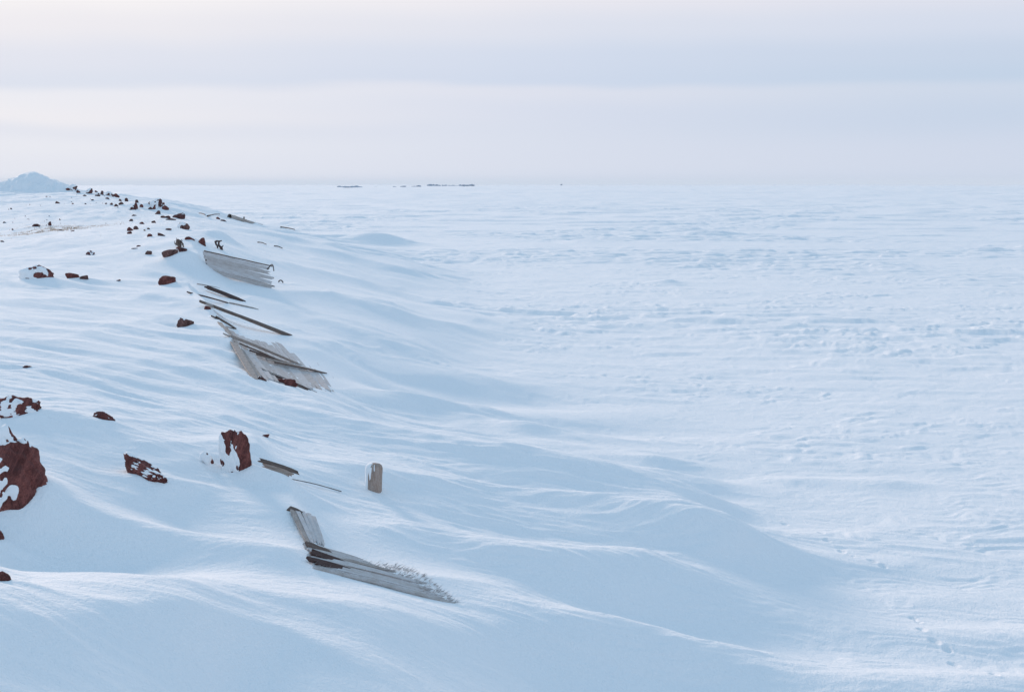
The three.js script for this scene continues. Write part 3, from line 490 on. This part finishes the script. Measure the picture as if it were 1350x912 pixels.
{ // planks fanned out by the post
  const [a, b] = place.s7, o = on(a), g = thing('splayed_planks', 'splayed bundle of brown weathered planks uphill of the round post', 'planks', o.toArray()), rnd = mulberry(85);
  const fall = ground(...a) - ground(...b);
  for (let i = 0; i < 6; i++) { const p = v3(a[0] + 0.03 * i + 0.09 * rnd(), o.y + 0.17 - 0.05 * i, a[1] + 0.03 * i), q = v3(b[0] + 0.18 - 0.1 * i + 0.08 * rnd(), o.y + 0.07 - fall - 0.025 * i, b[1] + 0.03 * i); board(g, 'plank', p, q, 0.07, 0.035, i % 3 === 0 ? M.wood : M.paleWood, 850 + i, v3(-0.05, 0.7, 0.7).normalize(), 0.02); }
  const [c, d] = place.s7rod; one('buried_cable', 'thin dark wire trailing down the snow from the splayed planks to the post', 'wire', tube([v3(0, 0, 0), v3((d[0] - c[0]) * 0.5, (ground(...d) - ground(...c)) * 0.5 + 0.02, (d[1] - c[1]) * 0.5), v3(d[0] - c[0], ground(...d) - ground(...c), d[1] - c[1])], 0.008, 0.008), M.iron, on(c, 0.02));
}
{ // lower rotten deck
  const o = on(place.panel5[0]), g = thing('rotten_deck', 'splintered grey boards of a rotten deck fading down into the snow', 'deck', o.toArray()), rnd = mulberry(86);
  const { panel5: A, panel6: B } = place;
  for (let i = 0; i < 5; i++) { const s = (i + 0.3) / 5, P = mix(A[0], A[1], s * 0.7), Q = mix(A[2], A[3], s * 0.7); board(g, 'board', on(mix(P, Q, 0.25 * rnd()), 0.012 + 0.035 * rnd()), on(mix(P, Q, 0.85 + 0.25 * rnd()), 0.005 + 0.035 * rnd()), 0.05 + 0.045 * rnd(), 0.035, i ? M.frostWood : M.greyWood, 8600 + i, v3(0.3, 1, 0).normalize()); }
  for (let i = 0; i < 17; i++) { const f = i / 16, a = mix(B[0], B[2], f), b0 = mix(B[1], B[3], f), b = mix(a, b0, Math.min(0.97, 0.45 + 0.4 * rnd() + 0.25 * f)); board(g, 'board', on(mix(a, b, -0.02 + 0.05 * rnd()), -0.012 + 0.045 * rnd()), on(b, -0.03 + 0.02 * rnd()), 0.045 + 0.03 * rnd(), 0.03, rnd() < 0.15 ? M.greyWood : M.frosty[Math.floor(rnd() * 3)], 8700 + i, v3(0.2, 1, 0.25).normalize(), 0.02); }
  const parts = []; for (let i = 0; i < 1500; i++) { const f = Math.sqrt(rnd()), a = mix(B[0], B[2], f), b = mix(B[1], B[3], f), s = Math.pow(rnd(), 0.9), p = on(mix(a, b, s), 0.0), L = 0.03 + 0.07 * rnd(); const c = new THREE.ConeGeometry(0.003 + 0.004 * rnd(), L, 4, 1); c.translate(0, L / 2, 0); c.rotateZ(-0.75 - 0.8 * rnd()); c.rotateY((rnd() - 0.5) * 1.5); c.translate(p.x - o.x, p.y - o.y + 0.01, p.z - o.z); parts.push(c); }
  const sp = mesh('splinters', mergeGeometries(parts), M.frostWood, g); sp.userData.kind = 'stuff';
}
fallen('broken_board', 'pointed end of a broken board at the head of the rotten deck', 's0', 1, [0, 0], 0.09, 0.04, [M.wood], 87, 0.04, 0.0);
fallen('broken_board', 'leaf-shaped dark board end jutting from the side of the rotten deck', 's8', 1, [0, 0], 0.12, 0.05, [M.wood], 88, 0.07, 0.01);
fallen('broken_board', 'dark board lying under the leaf-shaped board end', 's9', 2, [0.08, 0.05], 0.08, 0.04, [M.darkWood], 89, 0.07, 0.02);
fallen('broken_board', 'reddish-brown lowest board protruding from the rotten deck', 's10', 2, [0.06, 0.05], 0.08, 0.045, [M.darkWood], 90, 0.07, 0.02);

{ // round post
  const [x, z] = place.post[0], o = v3(x, ground(x, z - 0.35) - 0.3, z - 0.35), t = thing('timber_post', 'short round weathered post with a domed top standing in a drift', 'post', o.toArray());
  const pts = [[0.115, 0], [0.115, 0.2], [0.118, 0.45], [0.125, 0.62], [0.126, 0.7], [0.112, 0.755], [0.085, 0.785], [0.04, 0.8], [0.001, 0.803]].map(p => new THREE.Vector2(...p));
  const g = new THREE.LatheGeometry(pts, 72), p = g.attributes.position; for (let i = 0; i < p.count; i++) { const a = Math.atan2(p.getZ(i), p.getX(i)), k = 1 + 0.05 * noise3(Math.cos(a) * 3, Math.sin(a) * 3, p.getY(i) * 0.8) + 0.05 * noise3(Math.cos(a) * 8, Math.sin(a) * 8, p.getY(i) * 0.6) - (p.getY(i) > 0.6 ? 0.1 * Math.max(0, noise3(Math.cos(a) * 4, Math.sin(a) * 4, 3)) : 0); p.setX(i, p.getX(i) * k); p.setZ(i, p.getZ(i) * k); }
  const uv = g.attributes.uv; for (let i = 0; i < uv.count; i++) { const u = uv.getX(i); uv.setXY(i, p.getY(i) * 1.2, u * 2); } g.computeVertexNormals();
  mesh('trunk', g, M.paleWood, t); t.rotation.z = -0.05; t.scale.set(1.35, 1.05, 1.35);
  mesh('snow_patch', capGeometry(g, 9, 0.52, 0.014, [-1, 0.15, 0.1], 2), M.cap, t);
}
// ---------------------------------------------------------------- driftwood, log, sticks
function joined(list) { return mergeGeometries(list.map(g => { const q = g.index ? g.toNonIndexed() : g; return q; })); }
{
  const o = on(place.stump[0], -0.05), rnd = mulberry(95), gs = [], t = thing('root_stump', 'tangled grey driftwood root standing above the flat dark rock', 'driftwood', o.toArray());
  mesh('trunk', tube([v3(0, -0.1, 0), v3(0.04, 0.12, 0), v3(-0.03, 0.28, 0), v3(0.02, 0.42, 0.02)], 0.1, 0.12), M.wood, t);
  for (let i = 0; i < 26; i++) { const a = rnd() * 6.283, y = 0.16 + 0.28 * rnd(), r = 0.12 + 0.14 * rnd(), e = (rnd() - 0.4) * 0.3, k = (rnd() - 0.5) * 0.16; gs.push(tube([v3(0, y, 0), v3(Math.cos(a) * r * 0.6 + k, y + e * 0.3, Math.sin(a) * r * 0.6), v3(Math.cos(a) * r, y + e, Math.sin(a) * r + k)], 0.035, 0.012, 8, 5)); }
  const m = mesh('roots', joined(gs), M.wood, t); m.userData.label = 'matted thin roots';
  mesh('limb', tube([v3(0.05, 0.4, 0.02), v3(0.2, 0.25, 0.05), v3(0.27, 0.02, 0.05), v3(0.33, -0.06, 0.05)], 0.05, 0.03), M.wood, t);
}
{
  const o = on(place.drift[0], -0.03), t = thing('driftwood_piece', 'gnarled dark driftwood with a hole through it behind the plank wall', 'driftwood', o.toArray());
  mesh('bar', tube([v3(-0.16, 0.46, 0), v3(-0.02, 0.52, 0.02), v3(0.14, 0.51, 0), v3(0.32, 0.55, -0.03)], 0.075, 0.04), M.darkWood, t);
  mesh('leg', tube([v3(-0.1, 0.5, 0), v3(-0.08, 0.34, 0.03), v3(0.0, 0.2, 0.02), v3(0.02, -0.1, 0)], 0.07, 0.05), M.darkWood, t);
  mesh('leg', tube([v3(0.16, 0.52, 0), v3(0.1, 0.36, -0.02), v3(0.14, 0.2, 0.02), v3(0.26, 0.08, 0.03), v3(0.3, -0.1, 0.03)], 0.055, 0.1), M.darkWood, t);
  mesh('snag', tube([v3(0.24, 0.1, 0.03), v3(0.34, 0.14, 0.02), v3(0.42, 0.22, 0)], 0.06, 0.03), M.darkWood, t);
  t.scale.setScalar(0.78);
}
{
  const [a, b] = place.log, o = on(a, 0.05), e = on(b, -0.1).sub(o), t = thing('beached_log', 'long grey beached log with an upright stub on the far bank', 'log', o.toArray());
  mesh('trunk', tube([v3(0, 0.15, 0), e.clone().multiplyScalar(0.35).add(v3(0, 0.08, 0)), e.clone().multiplyScalar(0.7), e], 0.34, 0.1, 30, 10), M.greyWood, t);
  mesh('stub', tube([e.clone().multiplyScalar(0.42).add(v3(0, 0.1, 0)), e.clone().multiplyScalar(0.42).add(v3(0.03, 0.6, 0))], 0.14, 0.09, 6), M.wood, t);
}
{
  const s = place.sticks, l2 = place.line2, l3 = place.line3;
  const stick = (p, q, r, label, h = 0.05) => { const a = on(p, h), b = on(q, h).sub(a); one('driftwood_stick', label, 'stick', tube([v3(0, 0, 0), b.clone().multiplyScalar(0.5).add(v3(0, 0.05, 0)), b], r, r * 0.7, 10, 6), M.wood, a); };
  stick(s[0], s[1], 0.06, 'short thin stick lying uphill of the beached log, next to the slab rock');
  stick(s[2], s[3], 0.06, 'longer pale stick leaning between the slab rock and the beached log', 0.1);
  stick(l2[0], l2[1], 0.04, 'upper faint stick of two in line on the slope behind the plank wall');
  stick(l2[2], l2[3], 0.045, 'lower faint stick of two in line on the slope behind the plank wall');
  stick(l3[0], l3[1], 0.1, 'dark stick lying on the bank edge past the beached log', 0.08);
}
// ---------------------------------------------------------------- dry grass and pebbles on the plateau
{
  const [gx, gz] = place.grass[0], rnd = mulberry(97), n = 6000, blade = new THREE.ConeGeometry(0.011, 0.16, 3, 1); blade.translate(0, 0.08, 0);
  const im = new THREE.InstancedMesh(blade, new THREE.MeshStandardMaterial({ color: new THREE.Color().setRGB(0.5, 0.33, 0.2), roughness: 1 }), n), m = new THREE.Matrix4(), q = new THREE.Quaternion(), e = new THREE.Euler();
  for (let i = 0; i < n; i++) { const bell = () => (rnd() + rnd() + rnd() + rnd() - 2) * 1.1, clump = i < n * 0.55; let x, z; do { x = gx + bell() * (clump ? 2.4 : 9); z = gz + bell() * (clump ? 4.5 : 16) - (clump ? 0 : 6); } while (noiseA(x * 0.9, z * 0.4) + 0.5 * noiseB(x * 2.5, z * 1.2) < (clump ? 0 : 0.25)); e.set((rnd() - 0.5) * 1.2, rnd() * 6, 0.5 + (rnd() - 0.5)); q.setFromEuler(e); const s = 0.6 + 0.7 * rnd(); m.compose(v3(x, ground(x, z) - 0.06, z), q, v3(s, s * (clump ? 1 : 0.7), s)); im.setMatrixAt(i, m); }
  im.name = 'dry_grass'; im.userData = { kind: 'stuff', label: 'straw-coloured dry grass poking through the plateau snow', category: 'grass' }; im.castShadow = true; scene.add(im);
  const pb = new THREE.InstancedMesh(rockGeometry(1, 0.7, 0.8, 501, 2), M.rock[1], 90);
  for (let i = 0; i < 90; i++) { const t = rnd(), x = lerp(-45, -26, rnd()) - t * 14, z = -88 - t * 60, s = 0.06 + 0.14 * rnd() * rnd(); q.setFromEuler(e.set(rnd(), rnd() * 6, rnd())); m.compose(v3(x, ground(x, z), z), q, v3(s * 1.6, s, s)); pb.setMatrixAt(i, m); }
  pb.name = 'pebbles'; pb.userData = { kind: 'stuff', label: 'dark pebbles scattered over the plateau snow', category: 'pebbles' }; scene.add(pb);
}
// ---------------------------------------------------------------- broken ice far out
{
  const [a, b, c, d, e] = place.ridge, rnd = mulberry(99);
  const chunk = (p, w, h, which) => one('ice_block', `low grey ice block in the ${which} of the rough ice line far out`, 'ice', rockGeometry(w, h, w * 0.7, 600 + Math.floor(rnd() * 300), 3), M.ice, v3(p[0], ground(...p) + h * 0.1, p[1]), `ice blocks in the ${which}`);
  for (let i = 0; i < 7; i++) chunk(mix(a, b, (i + rnd()) / 7), 3 + 4 * rnd(), 1.1 + 0.9 * rnd(), 'short dark stretch');
  for (let i = 0; i < 6; i++) chunk(mix(b, c, (i + rnd()) / 6), 4 + 4 * rnd(), 0.7 + 0.5 * rnd(), 'sparse gap');
  for (let i = 0; i < 16; i++) chunk(mix(c, d, (i + rnd()) / 16), 3 + 5 * rnd(), 1.0 + 1.2 * rnd(), 'longest dark stretch');
  one('ice_block', 'lone speck of an ice block far out, apart from the rough ice line', 'ice', rockGeometry(3, 1.8, 2.4, 640, 3), M.ice, v3(e[0], ground(...e) + 0.2, e[1]));
}
renderer.render(scene, camera);
